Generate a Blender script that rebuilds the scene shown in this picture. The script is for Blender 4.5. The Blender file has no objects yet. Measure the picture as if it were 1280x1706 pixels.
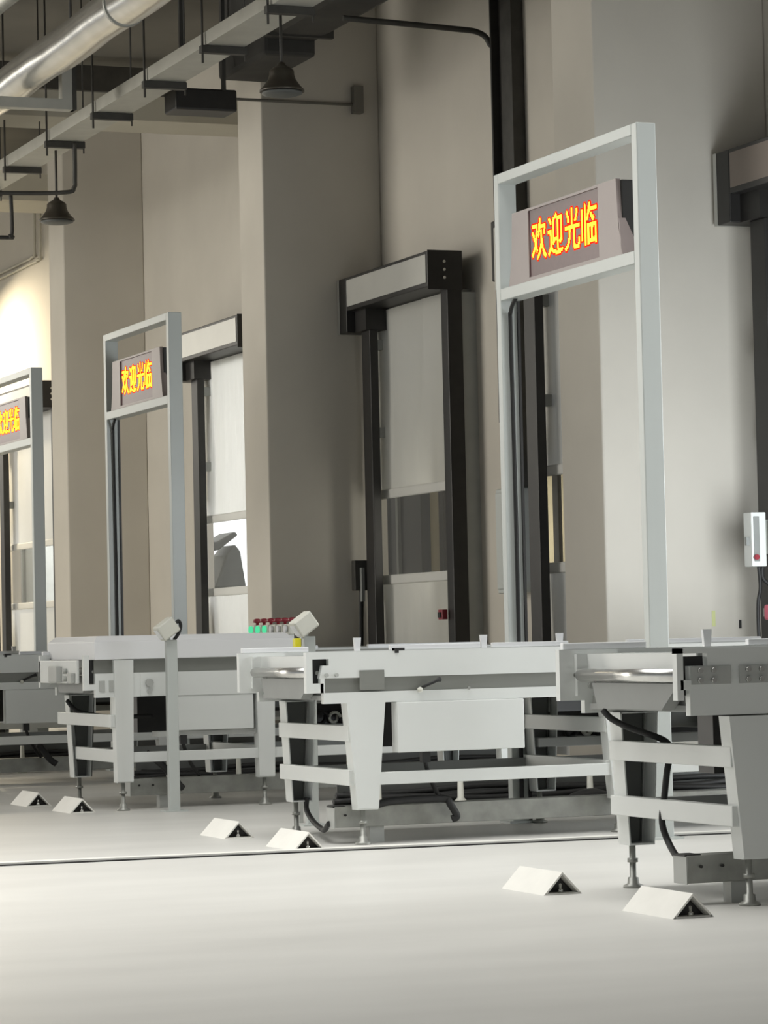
import bpy, bmesh, math, random
from mathutils import Vector, Matrix
random.seed(7)
S = bpy.context.scene
COL = S.collection
PI = math.pi

# ------------------------------------------------------------------ camera
FPX, PITCH, ROLL, YAW, EYE = 5000.0, math.radians(2.42), math.radians(-1.30), math.radians(21.73), 0.85
fw = Vector((math.sin(YAW)*math.cos(PITCH), math.cos(YAW)*math.cos(PITCH), math.sin(PITCH)))
r0 = Vector((math.cos(YAW), -math.sin(YAW), 0)); u0 = r0.cross(fw)
rt = r0*math.cos(ROLL) + u0*math.sin(ROLL); up = -r0*math.sin(ROLL) + u0*math.cos(ROLL)
cam = bpy.data.objects.new('camera', bpy.data.cameras.new('camera')); COL.objects.link(cam)
m = Matrix((rt, up, -fw)).transposed().to_4x4(); m.translation = (0, 0, EYE); cam.matrix_world = m
cam.data.sensor_fit = 'VERTICAL'; cam.data.sensor_height = 36; cam.data.lens = FPX/1706*36
cam.data.clip_end = 300
S.camera = cam

# ------------------------------------------------------------------ light
S.view_settings.view_transform = 'Standard'; S.view_settings.look = 'None'
S.view_settings.exposure = 0.0; S.view_settings.gamma = 1.0; S.view_settings.use_curve_mapping = False
W = bpy.data.worlds.new('hall_daylight'); S.world = W; W.use_nodes = True
W.node_tree.nodes['Background'].inputs[0].default_value = (0.93, 0.97, 1.0, 1)
W.node_tree.nodes['Background'].inputs[1].default_value = 0.33

def area(name, loc, aim, sx, sy, watts, color=(1, 1, 1), spread=180):
    d = bpy.data.lights.new(name, 'AREA'); d.shape = 'RECTANGLE'; d.size = sx; d.size_y = sy
    d.energy = watts; d.color = color; d.spread = math.radians(spread)
    o = bpy.data.objects.new(name, d); COL.objects.link(o); o.location = loc
    o.rotation_euler = Vector(aim).to_track_quat('-Z', 'Y').to_euler()
    return o
# rows of hall lamps over the open floor on the left, out of the frame
area('hall_lamp_row', (0.5, 10.5, 6.2), (0.08, 0.0, -1), 5.0, 16.0, 640, (1.0, 0.99, 0.96), 105)
area('hall_lamp_row', (-3.0, 25.2, 4.8), (0.9, 0.0, -0.42), 5.0, 19.0, 2300, (1.0, 0.95, 0.86))
area('hall_lamp_row', (2.5, 45.0, 6.3), (0.1, -0.25, -1), 8.0, 14.0, 1700, (1.0, 0.94, 0.82))
# daylight that enters through the open dock doors nearer than the frame shows, then an added fill lamp
area('dock_side_light', (8.85, 9.6, 1.7), (-1, 0.15, 0.0), 2.4, 2.9, 84, (0.95, 0.98, 1.0), 115)
area('dock_side_light', (7.9, 12.5, 1.1), (0.13, 1, 0.12), 1.8, 2.0, 57, (0.92, 0.97, 1.0), 112)  # added unseen lamp in the hall, brightens the widest pillar
# daylight outside the dock doors
area('yard_light', (10.5, 26.0, 2.3), (-1, 0.0, 0.0), 0.7, 2.8, 48, (1.0, 1.0, 0.98))
area('yard_light', (11.6, 33.0, 2.2), (-1, 0, 0), 3.0, 3.2, 36, (1.0, 0.93, 0.84))
area('yard_light', (12.0, 34.5, 5.0), (0, 1, -0.5), 4.0, 2.0, 900, (0.97, 0.99, 1.0))  # added lamp turned on the white backdrop

# ------------------------------------------------------------------ materials
MATS = {}
def mat(name, col, rough=0.5, metal=0.0, var=0.0, scale=6.0, bump=0.0, stretch=(1, 1, 1), trans=0.0, spec=0.5):
    M = bpy.data.materials.new(name); M.use_nodes = True
    nt = M.node_tree; b = nt.nodes['Principled BSDF']
    b.inputs['Roughness'].default_value = rough; b.inputs['Metallic'].default_value = metal
    b.inputs['Specular IOR Level'].default_value = spec
    if var or bump:
        tc = nt.nodes.new('ShaderNodeTexCoord'); mp = nt.nodes.new('ShaderNodeMapping')
        mp.inputs['Scale'].default_value = stretch
        nt.links.new(tc.outputs['Object'], mp.inputs['Vector'])
        nz = nt.nodes.new('ShaderNodeTexNoise'); nz.inputs['Scale'].default_value = scale; nz.inputs['Detail'].default_value = 6
        nt.links.new(mp.outputs['Vector'], nz.inputs['Vector'])
        rp = nt.nodes.new('ShaderNodeValToRGB')
        rp.color_ramp.elements[0].position = 0.3; rp.color_ramp.elements[1].position = 0.7
        rp.color_ramp.elements[0].color = (*[c*(1-var) for c in col], 1)
        rp.color_ramp.elements[1].color = (*[min(1, c*(1+var)) for c in col], 1)
        nt.links.new(nz.outputs['Fac'], rp.inputs['Fac']); nt.links.new(rp.outputs['Color'], b.inputs['Base Color'])
        if bump:
            bp = nt.nodes.new('ShaderNodeBump'); bp.inputs['Strength'].default_value = bump; bp.inputs['Distance'].default_value = 0.01
            nt.links.new(nz.outputs['Fac'], bp.inputs['Height']); nt.links.new(bp.outputs['Normal'], b.inputs['Normal'])
    else:
        b.inputs['Base Color'].default_value = (*col, 1)
    if trans:
        out = nt.nodes['Material Output']; tr = nt.nodes.new('ShaderNodeBsdfTranslucent'); tr.inputs[0].default_value = (*col, 1)
        mx = nt.nodes.new('ShaderNodeMixShader'); mx.inputs[0].default_value = trans
        nt.links.new(b.outputs[0], mx.inputs[1]); nt.links.new(tr.outputs[0], mx.inputs[2]); nt.links.new(mx.outputs[0], out.inputs['Surface'])
    MATS[name] = M; return M
def emit(name, col, strength):
    M = bpy.data.materials.new(name); M.use_nodes = True; nt = M.node_tree
    for n in list(nt.nodes):
        if n.type == 'BSDF_PRINCIPLED': nt.nodes.remove(n)
    e = nt.nodes.new('ShaderNodeEmission'); e.inputs[0].default_value = (*col, 1); e.inputs[1].default_value = strength
    nt.links.new(e.outputs[0], nt.nodes['Material Output'].inputs[0]); MATS[name] = M; return M
def clear(name, col, amount):
    M = bpy.data.materials.new(name); M.use_nodes = True; nt = M.node_tree; b = nt.nodes['Principled BSDF']
    b.inputs['Base Color'].default_value = (0.6, 0.6, 0.58, 1); b.inputs['Roughness'].default_value = 0.12
    t = nt.nodes.new('ShaderNodeBsdfTransparent'); t.inputs[0].default_value = (*col, 1)
    mx = nt.nodes.new('ShaderNodeMixShader'); mx.inputs[0].default_value = amount
    nt.links.new(b.outputs[0], mx.inputs[1]); nt.links.new(t.outputs[0], mx.inputs[2])
    nt.links.new(mx.outputs[0], nt.nodes['Material Output'].inputs[0]); MATS[name] = M; return M

mat('plaster', (0.56, 0.53, 0.47), 0.9, var=0.05, scale=1.3, bump=0.05)
mat('concrete_floor', (0.60, 0.595, 0.565), 0.42, var=0.06, scale=1.9, stretch=(0.5, 1.4, 1))
mat('ceiling_paint', (0.17, 0.162, 0.142), 0.9, var=0.15, scale=0.8)
mat('beam_paint', (0.50, 0.48, 0.41), 0.85, var=0.05, scale=2)
mat('white_paint', (0.70, 0.72, 0.70), 0.42, var=0.02, scale=3)
mat('bright_paint', (0.78, 0.79, 0.80), 0.4, var=0.015, scale=3)
mat('gantry_paint', (0.52, 0.55, 0.53), 0.35, var=0.02, scale=2)
mat('cream_paint', (0.80, 0.79, 0.74), 0.5, var=0.03, scale=12)
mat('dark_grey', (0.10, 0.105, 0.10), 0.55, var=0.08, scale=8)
mat('grey_sheet', (0.25, 0.26, 0.25), 0.5, var=0.05, scale=8)
mat('mid_grey', (0.42, 0.43, 0.41), 0.5, var=0.05, scale=8)
mat('aluminium', (0.215, 0.22, 0.20), 0.5, 0.1, var=0.06, scale=9, stretch=(0.3, 1, 4))
mat('galvanised', (0.33, 0.335, 0.31), 0.42, 0.45, var=0.15, scale=14)
mat('steel', (0.66, 0.66, 0.64), 0.25, 0.9, var=0.06, scale=20)
mat('black_metal', (0.018, 0.017, 0.016), 0.45, var=0.2, scale=9)
mat('black_rubber', (0.014, 0.014, 0.014), 0.6, var=0.2, scale=30)
mat('dark_conduit', (0.045, 0.043, 0.038), 0.6, var=0.2, scale=9)
mat('dark_duct', (0.040, 0.039, 0.036), 0.7, var=0.3, scale=4)
mat('silver_foil', (0.74, 0.73, 0.70), 0.24, 0.95, var=0.10, scale=5, bump=0.25)
mat('tray_zinc', (0.46, 0.455, 0.41), 0.55, 0.25, var=0.08, scale=5)
mat('shaded_panel', (0.20, 0.165, 0.14), 0.5, 0.1, var=0.05, scale=3)  # silver header panel with its shadow put into the colour
mat('silver_panel', (0.50, 0.50, 0.47), 0.4, 0.3, var=0.04, scale=3)
mat('lamp_shade', (0.06, 0.052, 0.04), 0.4, 0.3, var=0.15, scale=10)
mat('curtain_vinyl', (0.74, 0.74, 0.70), 0.45, var=0.03, scale=3, trans=0.5)
mat('curtain_band', (0.80, 0.80, 0.77), 0.45, var=0.02, scale=5, trans=0.3)
clear('window_vinyl', (0.93, 0.93, 0.92), 0.92)
mat('trailer_grey', (0.085, 0.09, 0.095), 0.6, var=0.05, scale=5)
mat('tan_board', (0.62, 0.55, 0.38), 0.7, var=0.08, scale=4)
mat('bezel', (0.28, 0.235, 0.225), 0.35, var=0.03, scale=8)
mat('led_panel', (0.09, 0.038, 0.042), 0.3, var=0.1, scale=40)  # red halo of the letters is put into the panel colour
emit('led_yellow', (1.0, 0.66, 0.035), 3.2)
emit('glow_red', (1.0, 0.025, 0.008), 1.25)  # camera glow round the letters, built as an emitting rim
mat('red_plastic', (0.28, 0.025, 0.04), 0.35, var=0.1, scale=20)
emit('green_lamp', (0.10, 0.75, 0.36), 1.0)
mat('yellow_plastic', (0.72, 0.66, 0.02), 0.45, var=0.1, scale=20)
mat('yellow_tape', (0.55, 0.58, 0.28), 0.6, var=0.05, scale=20)
mat('pink_plastic', (0.72, 0.16, 0.22), 0.4, var=0.05, scale=20)
mat('sensor_plastic', (0.66, 0.66, 0.59), 0.45, var=0.03, scale=15)
mat('yard_ground', (0.42, 0.42, 0.41), 0.9, var=0.1, scale=1)

# ------------------------------------------------------------------ mesh helpers
class MB:
    def __init__(s, o=(0, 0, 0)): s.bm = bmesh.new(); s.o = Vector(o)
    def poly(s, faces, verts):
        vs = [s.bm.verts.new(Vector(v)-s.o) for v in verts]
        for f in faces:
            try: s.bm.faces.new([vs[i] for i in f])
            except ValueError: pass
        return s
    def box(s, x0, x1, y0, y1, z0, z1):
        v = [(x, y, z) for x in (x0, x1) for y in (y0, y1) for z in (z0, z1)]
        return s.poly([(0, 1, 3, 2), (4, 6, 7, 5), (0, 4, 5, 1), (2, 3, 7, 6), (0, 2, 6, 4), (1, 5, 7, 3)], v)
    def hexa(s, a, b):                      # two quads of matching corners
        return s.poly([(3, 2, 1, 0), (4, 5, 6, 7), (0, 1, 5, 4), (1, 2, 6, 5), (2, 3, 7, 6), (3, 0, 4, 7)], list(a)+list(b))
    def prism(s, pts, axis, a, b):          # polygon pts extruded along axis
        def p3(p, t):
            return {'x': (t, p[0], p[1]), 'y': (p[0], t, p[1]), 'z': (p[0], p[1], t)}[axis]
        n = len(pts); v = [p3(p, a) for p in pts]+[p3(p, b) for p in pts]
        return s.poly([tuple(range(n-1, -1, -1)), tuple(range(n, 2*n))]+[(i, (i+1) % n, n+(i+1) % n, n+i) for i in range(n)], v)
    def tube(s, path, r, n=10, cap=True):
        P = [Vector(p) for p in path]; rings = []; prev = None
        for i, p in enumerate(P):
            t = (P[min(i+1, len(P)-1)]-P[max(i-1, 0)]).normalized()
            a = prev if prev else (Vector((0, 0, 1)) if abs(t.z) < 0.9 else Vector((1, 0, 0)))
            a = (a - t*a.dot(t)).normalized(); prev = a; b = t.cross(a)
            rr = r[i] if isinstance(r, (list, tuple)) else r
            rings.append([s.bm.verts.new(p+(a*math.cos(2*PI*k/n)+b*math.sin(2*PI*k/n))*rr-s.o) for k in range(n)])
        for i in range(len(rings)-1):
            for k in range(n):
                f = s.bm.faces.new((rings[i][k], rings[i][(k+1) % n], rings[i+1][(k+1) % n], rings[i+1][k])); f.smooth = True
        if cap: s.bm.faces.new(rings[0][::-1]); s.bm.faces.new(rings[-1])
        return s
    def lathe(s, c, prof, n=20):            # prof: (radius, z) pairs about a vertical axis
        c = Vector(c); rings = []
        for (rr, z) in prof:
            rings.append([s.bm.verts.new(c+Vector((rr*math.cos(2*PI*k/n), rr*math.sin(2*PI*k/n), z))-s.o) for k in range(n)])
        for i in range(len(rings)-1):
            for k in range(n):
                f = s.bm.faces.new((rings[i][k], rings[i][(k+1) % n], rings[i+1][(k+1) % n], rings[i+1][k])); f.smooth = True
        if prof[0][0] > 0.001: s.bm.faces.new(rings[0][::-1])
        if prof[-1][0] > 0.001: s.bm.faces.new(rings[-1])
        return s
    def grid(s, fn, nu, nv):
        V = [[s.bm.verts.new(Vector(fn(i/nu, j/nv))-s.o) for j in range(nv+1)] for i in range(nu+1)]
        for i in range(nu):
            for j in range(nv):
                f = s.bm.faces.new((V[i][j], V[i+1][j], V[i+1][j+1], V[i][j+1])); f.smooth = True
        return s
def obj(name, mb, m, parent=None, bevel=0.0, loc=None, label=None):
    bmesh.ops.recalc_face_normals(mb.bm, faces=mb.bm.faces)
    me = bpy.data.meshes.new(name); mb.bm.to_mesh(me); mb.bm.free(); me.materials.append(MATS[m])
    o = bpy.data.objects.new(name, me); COL.objects.link(o)
    if parent: o.parent = parent
    if loc is not None: o.location = loc
    elif not parent: o.location = mb.o
    if bevel:
        b = o.modifiers.new('bevel', 'BEVEL'); b.width = bevel; b.segments = 2; b.limit_method = 'ANGLE'
    if label: o['label'] = label
    return o
def tag(o, label, cat, group=None, kind=None):
    o['label'] = label; o['category'] = cat
    if group: o['group'] = group
    if kind: o['kind'] = kind
    return o
def thing(name, loc, label, cat, group=None, kind=None):
    o = bpy.data.objects.new(name, None); COL.objects.link(o); o.location = loc; o.empty_display_size = 0.1
    return tag(o, label, cat, group, kind)
def dup(root, loc, label):
    def cp(o, par):
        c = o.copy(); COL.objects.link(c); c.parent = par
        for ch in [q for q in bpy.data.objects if q.parent == o and q != c]: cp(ch, c)
        return c
    kids = [q for q in bpy.data.objects if q.parent == root]
    r = root.copy(); COL.objects.link(r); r.location = loc; r['label'] = label
    for k in kids: cp(k, r)
    return r
def bez(pts, n=10):                         # smooth path through points
    P = [Vector(p) for p in pts]; out = []
    for i in range(len(P)-1):
        a, b, c, d = P[max(i-1, 0)], P[i], P[i+1], P[min(i+2, len(P)-1)]
        for k in range(n):
            t = k/n
            out.append(0.5*((2*b)+(c-a)*t+(2*a-5*b+4*c-d)*t*t+(3*b-a-3*c+d)*t**3))
    out.append(P[-1]); return out

# ------------------------------------------------------------------ setting
XW = 9.0                                    # face of the dock wall
WALL_TOP = 6.6
# doors: near edge of each door along the wall
DOORS = [('door_1', 14.16), ('door_2', 17.46), ('door_3', 20.59), ('door_4', 24.98), ('door_5', 31.62)]
EXTRA = {'door_5': 0.55}
OPEN = [(y+0.10, y+1.52+EXTRA.get(n, 0)) for n, y in DOORS]
fl = obj('floor', MB().box(-16, XW, -3, 60, -0.2, 0), 'concrete_floor'); tag(fl, 'pale smooth concrete floor of the loading hall', 'floor', kind='structure')
ce = obj('ceiling', MB().box(-16, XW+0.3, -3, 60, WALL_TOP, WALL_TOP+0.2), 'ceiling_paint'); tag(ce, 'dark grey ceiling slab above the ducts and trays', 'ceiling', kind='structure')
wb = MB(); y = -3.0
for a, b in OPEN+[(60, 60)]:
    wb.box(XW, XW+0.1, y, a, 0, WALL_TOP)
    if b > a:                               # lintel, and a wider slot at window height
        wb.box(XW, XW+0.1, a, b, 3.42, WALL_TOP)
        wb.box(XW, XW+0.1, b, b+0.75, 0, 1.22); wb.box(XW, XW+0.1, b, b+0.75, 2.12, WALL_TOP)
        y = b+0.75
tag(obj('wall_right', wb, 'plaster'), 'beige plastered wall with the dock doors', 'wall', kind='structure')
PILLARS = [(7.83, 16.10, 16.68, 'widest concrete pillar right of the nearest sign gantry'),
           (7.985, 22.50, 23.08, 'tall dark sided concrete pillar in the middle between two dock doors'),
           (8.16, 29.0, 29.55, 'concrete pillar behind the second sign gantry with bright narrow front')]
for x0, y0, y1, lb in PILLARS:
    p = obj('pillar', MB((x0, y0, 0)).box(x0, XW, y0, y1, 0, WALL_TOP), 'plaster', bevel=0.012)
    tag(p, lb, 'pillar', 'concrete wall pillars', kind='structure')
tag(obj('beam', MB((9, 25.0, 5.22)).box(-16, XW, 25.0, 25.62, 5.43, 5.66), 'beam_paint'), 'pale concrete beam meeting the middle pillar just below the cable tray', 'beam', kind='structure')
tag(obj('beam', MB((9, 31.3, 5.5)).box(-16, XW, 31.3, 32.2, 5.66, 5.95), 'beam_paint'), 'pale concrete beam at the far left behind the hanging lamp', 'beam', kind='structure')
for yy in (28.0, 34.5, 37.5):
    tag(obj('beam', MB((0, yy, 6.3)).box(-16, XW, yy, yy+0.12, 6.25, 6.5), 'dark_conduit'), 'thin dark steel beam crossing under the dark ceiling', 'beam', 'dark ceiling purlins', kind='structure')
# yard outside the doors
tag(obj('yard', MB().box(XW+0.1, 26, -3, 60, -0.3, -0.1), 'yard_ground'), 'grey yard ground outside the dock doors', 'ground', kind='structure')

# ------------------------------------------------------------------ dock doors
def curtain(root, y0, y1, z0, z1, amp, seed):
    rnd = random.Random(seed); ph = [rnd.uniform(0, 6.28) for _ in range(6)]
    fr = [rnd.uniform(1.5, 9) for _ in range(6)]
    def fn(u, v):
        s = 0
        for k in range(6): s += (abs(math.sin(ph[k]+fr[k]*PI*u+(0.8*math.sin(2*v+ph[k]))))**0.7*1.6-1)/(1+fr[k]*0.25)
        return (-0.16+amp*s*(0.35+0.65*math.sin(PI*min(1, max(0, v)))), y0+(y1-y0)*u, z0+(z1-z0)*v)
    return obj('curtain_sheet', MB().grid(fn, 90, 20), 'curtain_vinyl', root)
def dock_door(name, yn, label, amp, seed):
    t = thing(name, (XW, yn, 0), label, 'door', 'roll-up dock doors along the wall', kind='structure')
    e = EXTRA.get(name, 0)
    obj('header_box', MB().box(-0.40, -0.12, 0, 1.70+e, 3.47, 3.74), 'black_metal', t, bevel=0.006)
    obj('header_panel', MB().box(-0.404, -0.399, 0.03, 1.68+e, 3.505, 3.715), 'shaded_panel' if name == 'door_1' else 'silver_panel', t, label='header panel in a painted shade brown' if name == 'door_1' else 'silver header panel')
    br = obj('motor_bracket', MB().box(-0.40, -0.10, 1.70+e, 1.86+e, 3.30, 3.74), 'black_metal', t, bevel=0.006)
    obj('bracket_edge', MB().box(-0.40, -0.12, 1.86+e, 1.90+e, 3.30, 3.74), 'silver_panel', br)
    obj('bracket_web', MB().box(-0.33, -0.12, 1.46+e, 1.70+e, 3.30, 3.47), 'black_metal', br)
    cp = obj('end_cap', MB().box(-0.40, -0.12, -0.006, 0.0, 3.45, 3.745), 'black_metal', t)
    for z in (3.54, 3.60, 3.66):
        obj('bolt', MB().tube([(-0.27, -0.006, z), (-0.27, -0.016, z)], 0.012, 8), 'steel', cp)
    obj('jamb', MB().box(-0.245, -0.125, 0.0, 0.13, 0.0, 3.47), 'black_metal', t, bevel=0.005)
    obj('jamb', MB().box(-0.30, -0.23, 1.46+e, 1.64+e, 0.0, 3.30), 'black_metal', t, bevel=0.005)
    obj('mounting_rail', MB().box(-0.12, 0.0, 0.03, 0.11, 0.0, 3.44), 'mid_grey', t)
    for z in (0.5, 2.45, 3.15): obj('mounting_bracket', MB().box(-0.23, 0.0, 1.54+e, 1.62+e, z, z+0.08), 'mid_grey', t)
    obj('mounting_rail', MB().box(-0.12, 0.0, 0.11, 1.54+e, 3.40, 3.47), 'mid_grey', t)
    curtain(t, 0.13, 1.72+e, 2.02, 3.46, amp, seed)
    curtain(t, 0.13, 1.72+e, 0.02, 1.30, amp, seed+5)
    obj('window_pane', MB().box(-0.165, -0.16, 0.13, 1.72+e, 1.34, 1.98), 'window_vinyl', t)
    for z in (1.96, 1.28):
        obj('stiffening_band', MB().box(-0.176, -0.150, 0.13, 1.72+e, z, z+0.075), 'curtain_band', t, bevel=0.01)
    return t
dl = ['dock door at the right edge, only its dark header corner and jamb in frame',
      'dock door seen as a sliver between nearest gantry post and widest pillar',
      'closed dock door with grey curtain and black frame right of the middle pillar',
      'dock door with bright daylit white curtain behind the second gantry',
      'dock door at the far left, pale curtain seen under the farthest sign']
for (nm, yn), lb, am, sd in zip(DOORS, dl, (0.004, 0.014, 0.010, 0.032, 0.003), (3, 11, 23, 41, 55)): dock_door(nm, yn, lb, am, sd)
# what stands outside behind the door windows
def trailer(y0, y1, m, label):
    o = (9.75, y0, -0.1); t = thing('trailer', o, label, 'trailer')
    obj('trailer_body', MB(o).box(9.75, 10.15, y0, y1, 0.5, 3.4), m, t)
    obj('corner_post', MB(o).box(9.72, 9.75, y0+0.45, y0+0.50, 0.5, 3.4), 'grey_sheet', t)
    obj('trailer_underframe', MB(o).box(9.85, 10.1, y0+0.1, y1-0.1, -0.1, 0.5), 'black_metal', t)
trailer(23.62, 24.75, 'trailer_grey', 'dark grey trailer end seen through the window of the closed grey door')
trailer(36.2, 37.9, 'mid_grey', 'pale grey trailer end seen through the farthest door window')
def hoarding(y0, y1, label):
    o = (9.8, y0, -0.1); t = thing('hoarding', o, label, 'board')
    obj('board_panel', MB(o).box(9.82, 9.86, y0, y1, -0.1, 3.4), 'tan_board', t)
    yb = y1-0.36
    obj('board_batten', MB(o).box(9.79, 9.82, yb, yb+0.10, -0.1, 3.4), 'dark_duct', t)
hoarding(22.3, 23.58, 'tan board seen in the right of the grey door window')
hoarding(20.2, 21.30, 'tan board seen in the door sliver beside the nearest gantry post')
area('yard_light', (9.18, 20.95, 1.65), (0.5, 0.86, 0.0), 0.3, 0.7, 7, (1.0, 0.96, 0.85))  # added small lamp that brightens the tan boards
tag(obj('yard_backdrop', MB((12, 40, -0.1)).box(9.4, 22, 40, 40.3, -0.1, 6.0), 'bright_paint'), 'white backdrop added outside beyond the bright door', 'wall', kind='structure')  # added backdrop so the door window shows white
YT = 31.0
t = thing('covered_load', (10.4, YT, -0.1), 'grey covered load seen outside through the bright door window', 'covered load')
obj('load_cover', MB((10.4, YT, -0.1)).prism([(10.36, 1.45), (10.72, 1.45), (10.66, 1.84), (10.60, 1.92), (10.50, 1.80)], 'y', YT, YT+0.5), 'mid_grey', t, bevel=0.02)
obj('load_lid', MB((10.4, YT, -0.1)).prism([(10.12, 1.80), (10.42, 1.86), (10.64, 2.02), (10.60, 2.06), (10.40, 1.95), (10.12, 1.92)], 'y', YT, YT+0.5), 'mid_grey', t, bevel=0.02)
obj('load_stand', MB((10.4, YT, -0.1)).box(10.36, 10.72, YT+0.05, YT+0.45, -0.1, 1.45).box(10.14, 10.2, YT+0.1, YT+0.4, -0.1, 1.82), 'grey_sheet', t)

# ------------------------------------------------------------------ conveyors
LEN = 4.15
def leg(x, y, side, top=0.587, bot=0.15, wt=0.171, wb_=0.093, dep=0.07):
    """tapered folded-sheet leg, open to the inside of the machine; side=+1 near side"""
    m = MB(); th = 0.005; s = side
    xt0, xt1, xb0, xb1 = x-wt/2, x+wt/2, x-wb_/2, x+wb_/2
    ya, yb = y, y+s*th
    m.hexa([(xt0, ya, top), (xt1, ya, top), (xb1, ya, bot), (xb0, ya, bot)], [(xt0, yb, top), (xt1, yb, top), (xb1, yb, bot), (xb0, yb, bot)])
    for a, b, d in ((xt0, xb0, th), (xt1, xb1, -th)):
        m.hexa([(a, yb, top), (a+d, yb, top), (b+d, yb, bot), (b, yb, bot)], [(a, y+s*dep, top), (a+d, y+s*dep, top), (b+d, y+s*dep, bot), (b, y+s*dep, bot)])
    m.box(xb0, xb1, min(yb, y+s*dep), max(yb, y+s*dep), bot-0.006, bot)
    m.box(xt0, xt1, min(yb, y+s*dep), max(yb, y+s*dep), top-0.004, top)
    return m
def foot(x, y, top=0.15):
    m = MB().lathe((x, y, 0), [(0.034, 0.0), (0.034, 0.008), (0.02, 0.014), (0.018, 0.034), (0.011, 0.036), (0.011, top)], 14)
    m.lathe((x, y, 0), [(0.02, 0.085), (0.02, 0.098)], 6)
    return m
def bolts(spots, y, m, parent, d=-1, r=0.0085, name='bolt'):
    for x, z in spots: obj(name, MB().tube([(x, y, z), (x, y+d*0.010, z)], r, 8), m, parent)
def rail(m, y, s, x_end=LEN):
    """channel side plate: y is the outer face, s=+1 for the near side"""
    def bx(x0, x1, z0, z1, t=0.03): m.box(x0, x1, min(y, y+s*t), max(y, y+s*t), z0, z1)
    bx(0.10, x_end, 0.692, 0.800); bx(0.075, x_end, 0.587, 0.632)
    bx(0.0, 0.10, 0.772, 0.800); bx(0.0, 0.028, 0.655, 0.772)
    m.prism([(0.058, 0.692), (0.10, 0.692), (0.10, 0.745), (0.072, 0.745)], 'y', y, y+s*0.03)
    bx(0.028, 0.075, 0.632, 0.672); bx(0.0, 0.028, 0.632, 0.655)
    for xx in (1.235, 2.46, 3.69): bx(xx, xx+0.075, 0.632, 0.692)
    bx(0.062, 0.08, 0.632, 0.692)
    return m
def conveyor(loc, label, variant='plain', legs=(0.262, 1.44, 2.62, 3.80), wd=0.88, parts=True):
    t = thing('conveyor', loc, label, 'conveyor', 'white roller conveyors leading to the dock doors')
    y1 = wd
    if variant == 'motor':
        m = MB()
        m.box(0.105, LEN, 0.0, 0.03, 0.742, 0.800); m.box(0.045, LEN, 0.004, 0.034, 0.592, 0.745)
        m.box(0.0, 0.022, 0.0, 0.03, 0.640, 0.800); m.box(0.0, 0.105, 0.0, 0.03, 0.784, 0.800); m.box(0.012, 0.05, 0.0, 0.03, 0.672, 0.702)
        obj('side_rail', m, 'white_paint', t)
        for x0, x1 in ((0.048, 0.185), (0.215, 0.36)):
            p = obj('bearing_plate', MB().box(x0, x1, -0.004, 0.004, 0.688, 0.744), 'mid_grey', t)
            bolts([(x0+0.028, 0.731), (x0+0.028, 0.700), (x0+0.075, 0.731), (x0+0.075, 0.700)], -0.004, 'steel', p)
    elif variant == 'hood':
        m = MB().box(0.06, LEN, 0.0, 0.03, 0.582, 0.705)
        m.box(0.0, 0.028, 0.0, 0.03, 0.62, 0.80).box(0.028, 0.06, 0.0, 0.03, 0.62, 0.65)
        obj('side_rail', m, 'white_paint', t)
        p = obj('control_plate', MB().box(0.30, 0.50, -0.006, 0.0, 0.585, 0.70), 'white_paint', t)
        obj('switch', MB().tube([(0.345, -0.006, 0.652), (0.345, -0.022, 0.652)], 0.021, 12), 'mid_grey', p)
        obj('switch', MB().box(0.335, 0.352, -0.016, -0.006, 0.598, 0.618), 'mid_grey', p)
        obj('slot_cover', MB().box(0.08, 0.11, -0.004, 0.0, 0.612, 0.668).box(0.132, 0.155, -0.004, 0.0, 0.612, 0.668), 'mid_grey', t)
        # hood with a chamfered roof and a deep front end
        hd = MB(); xa, xb, ya, yb = 0.055, 1.14, -0.012, y1+0.012
        hd.box(xa, xb, ya, yb, 0.775, 0.868)
        hd.hexa([(xa, ya, 0.868), (xb, ya, 0.868), (xb, yb, 0.868), (xa, yb, 0.868)], [(xa+0.03, ya+0.05, 0.897), (xb-0.03, ya+0.05, 0.897), (xb-0.03, yb-0.05, 0.897), (xa+0.03, yb-0.05, 0.897)])
        obj('hood', hd, 'bright_paint', t, bevel=0.004, label='bright white hood')
        obj('hood_bracket', MB().box(1.03, 1.14, -0.010, 0.02, 0.64, 0.775), 'white_paint', t)
        bolts([(x, z) for x in (1.06, 1.11) for z in (0.70, 0.665)], -0.010, 'mid_grey', t)
    else:
        obj('side_rail', rail(MB(), 0, 1), 'white_paint', t)
        st = MB()
        for a, b in ((0.08, 1.235), (1.31, 2.46), (2.535, 3.69)): st.box(a, b, 0.012, 0.028, 0.630, 0.694)
        obj('aluminium_strip', st, 'aluminium', t, label='grey aluminium strip')
        obj('sensor_plate', MB().box(0.235, 0.345, -0.003, 0.012, 0.640, 0.722), 'aluminium', t)
        bolts([(0.088, 0.705), (0.132, 0.705)], 0.0, 'mid_grey', t)
        kn = obj('clamp_lever', MB().tube([(0.505, 0.004, 0.638), (0.53, -0.012, 0.652), (0.575, -0.02, 0.672), (0.59, -0.016, 0.676)], [0.007, 0.006, 0.007, 0.011], 8), 'black_rubber', t)
        obj('knob', MB().lathe((0.503, -0.006, 0.624), [(0.005, 0.0), (0.012, 0.006), (0.012, 0.016), (0.004, 0.022)], 10), 'sensor_plastic', kn)
        bolts([(0.725, 0.636)], 0.0, 'steel', t, r=0.007)
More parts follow.
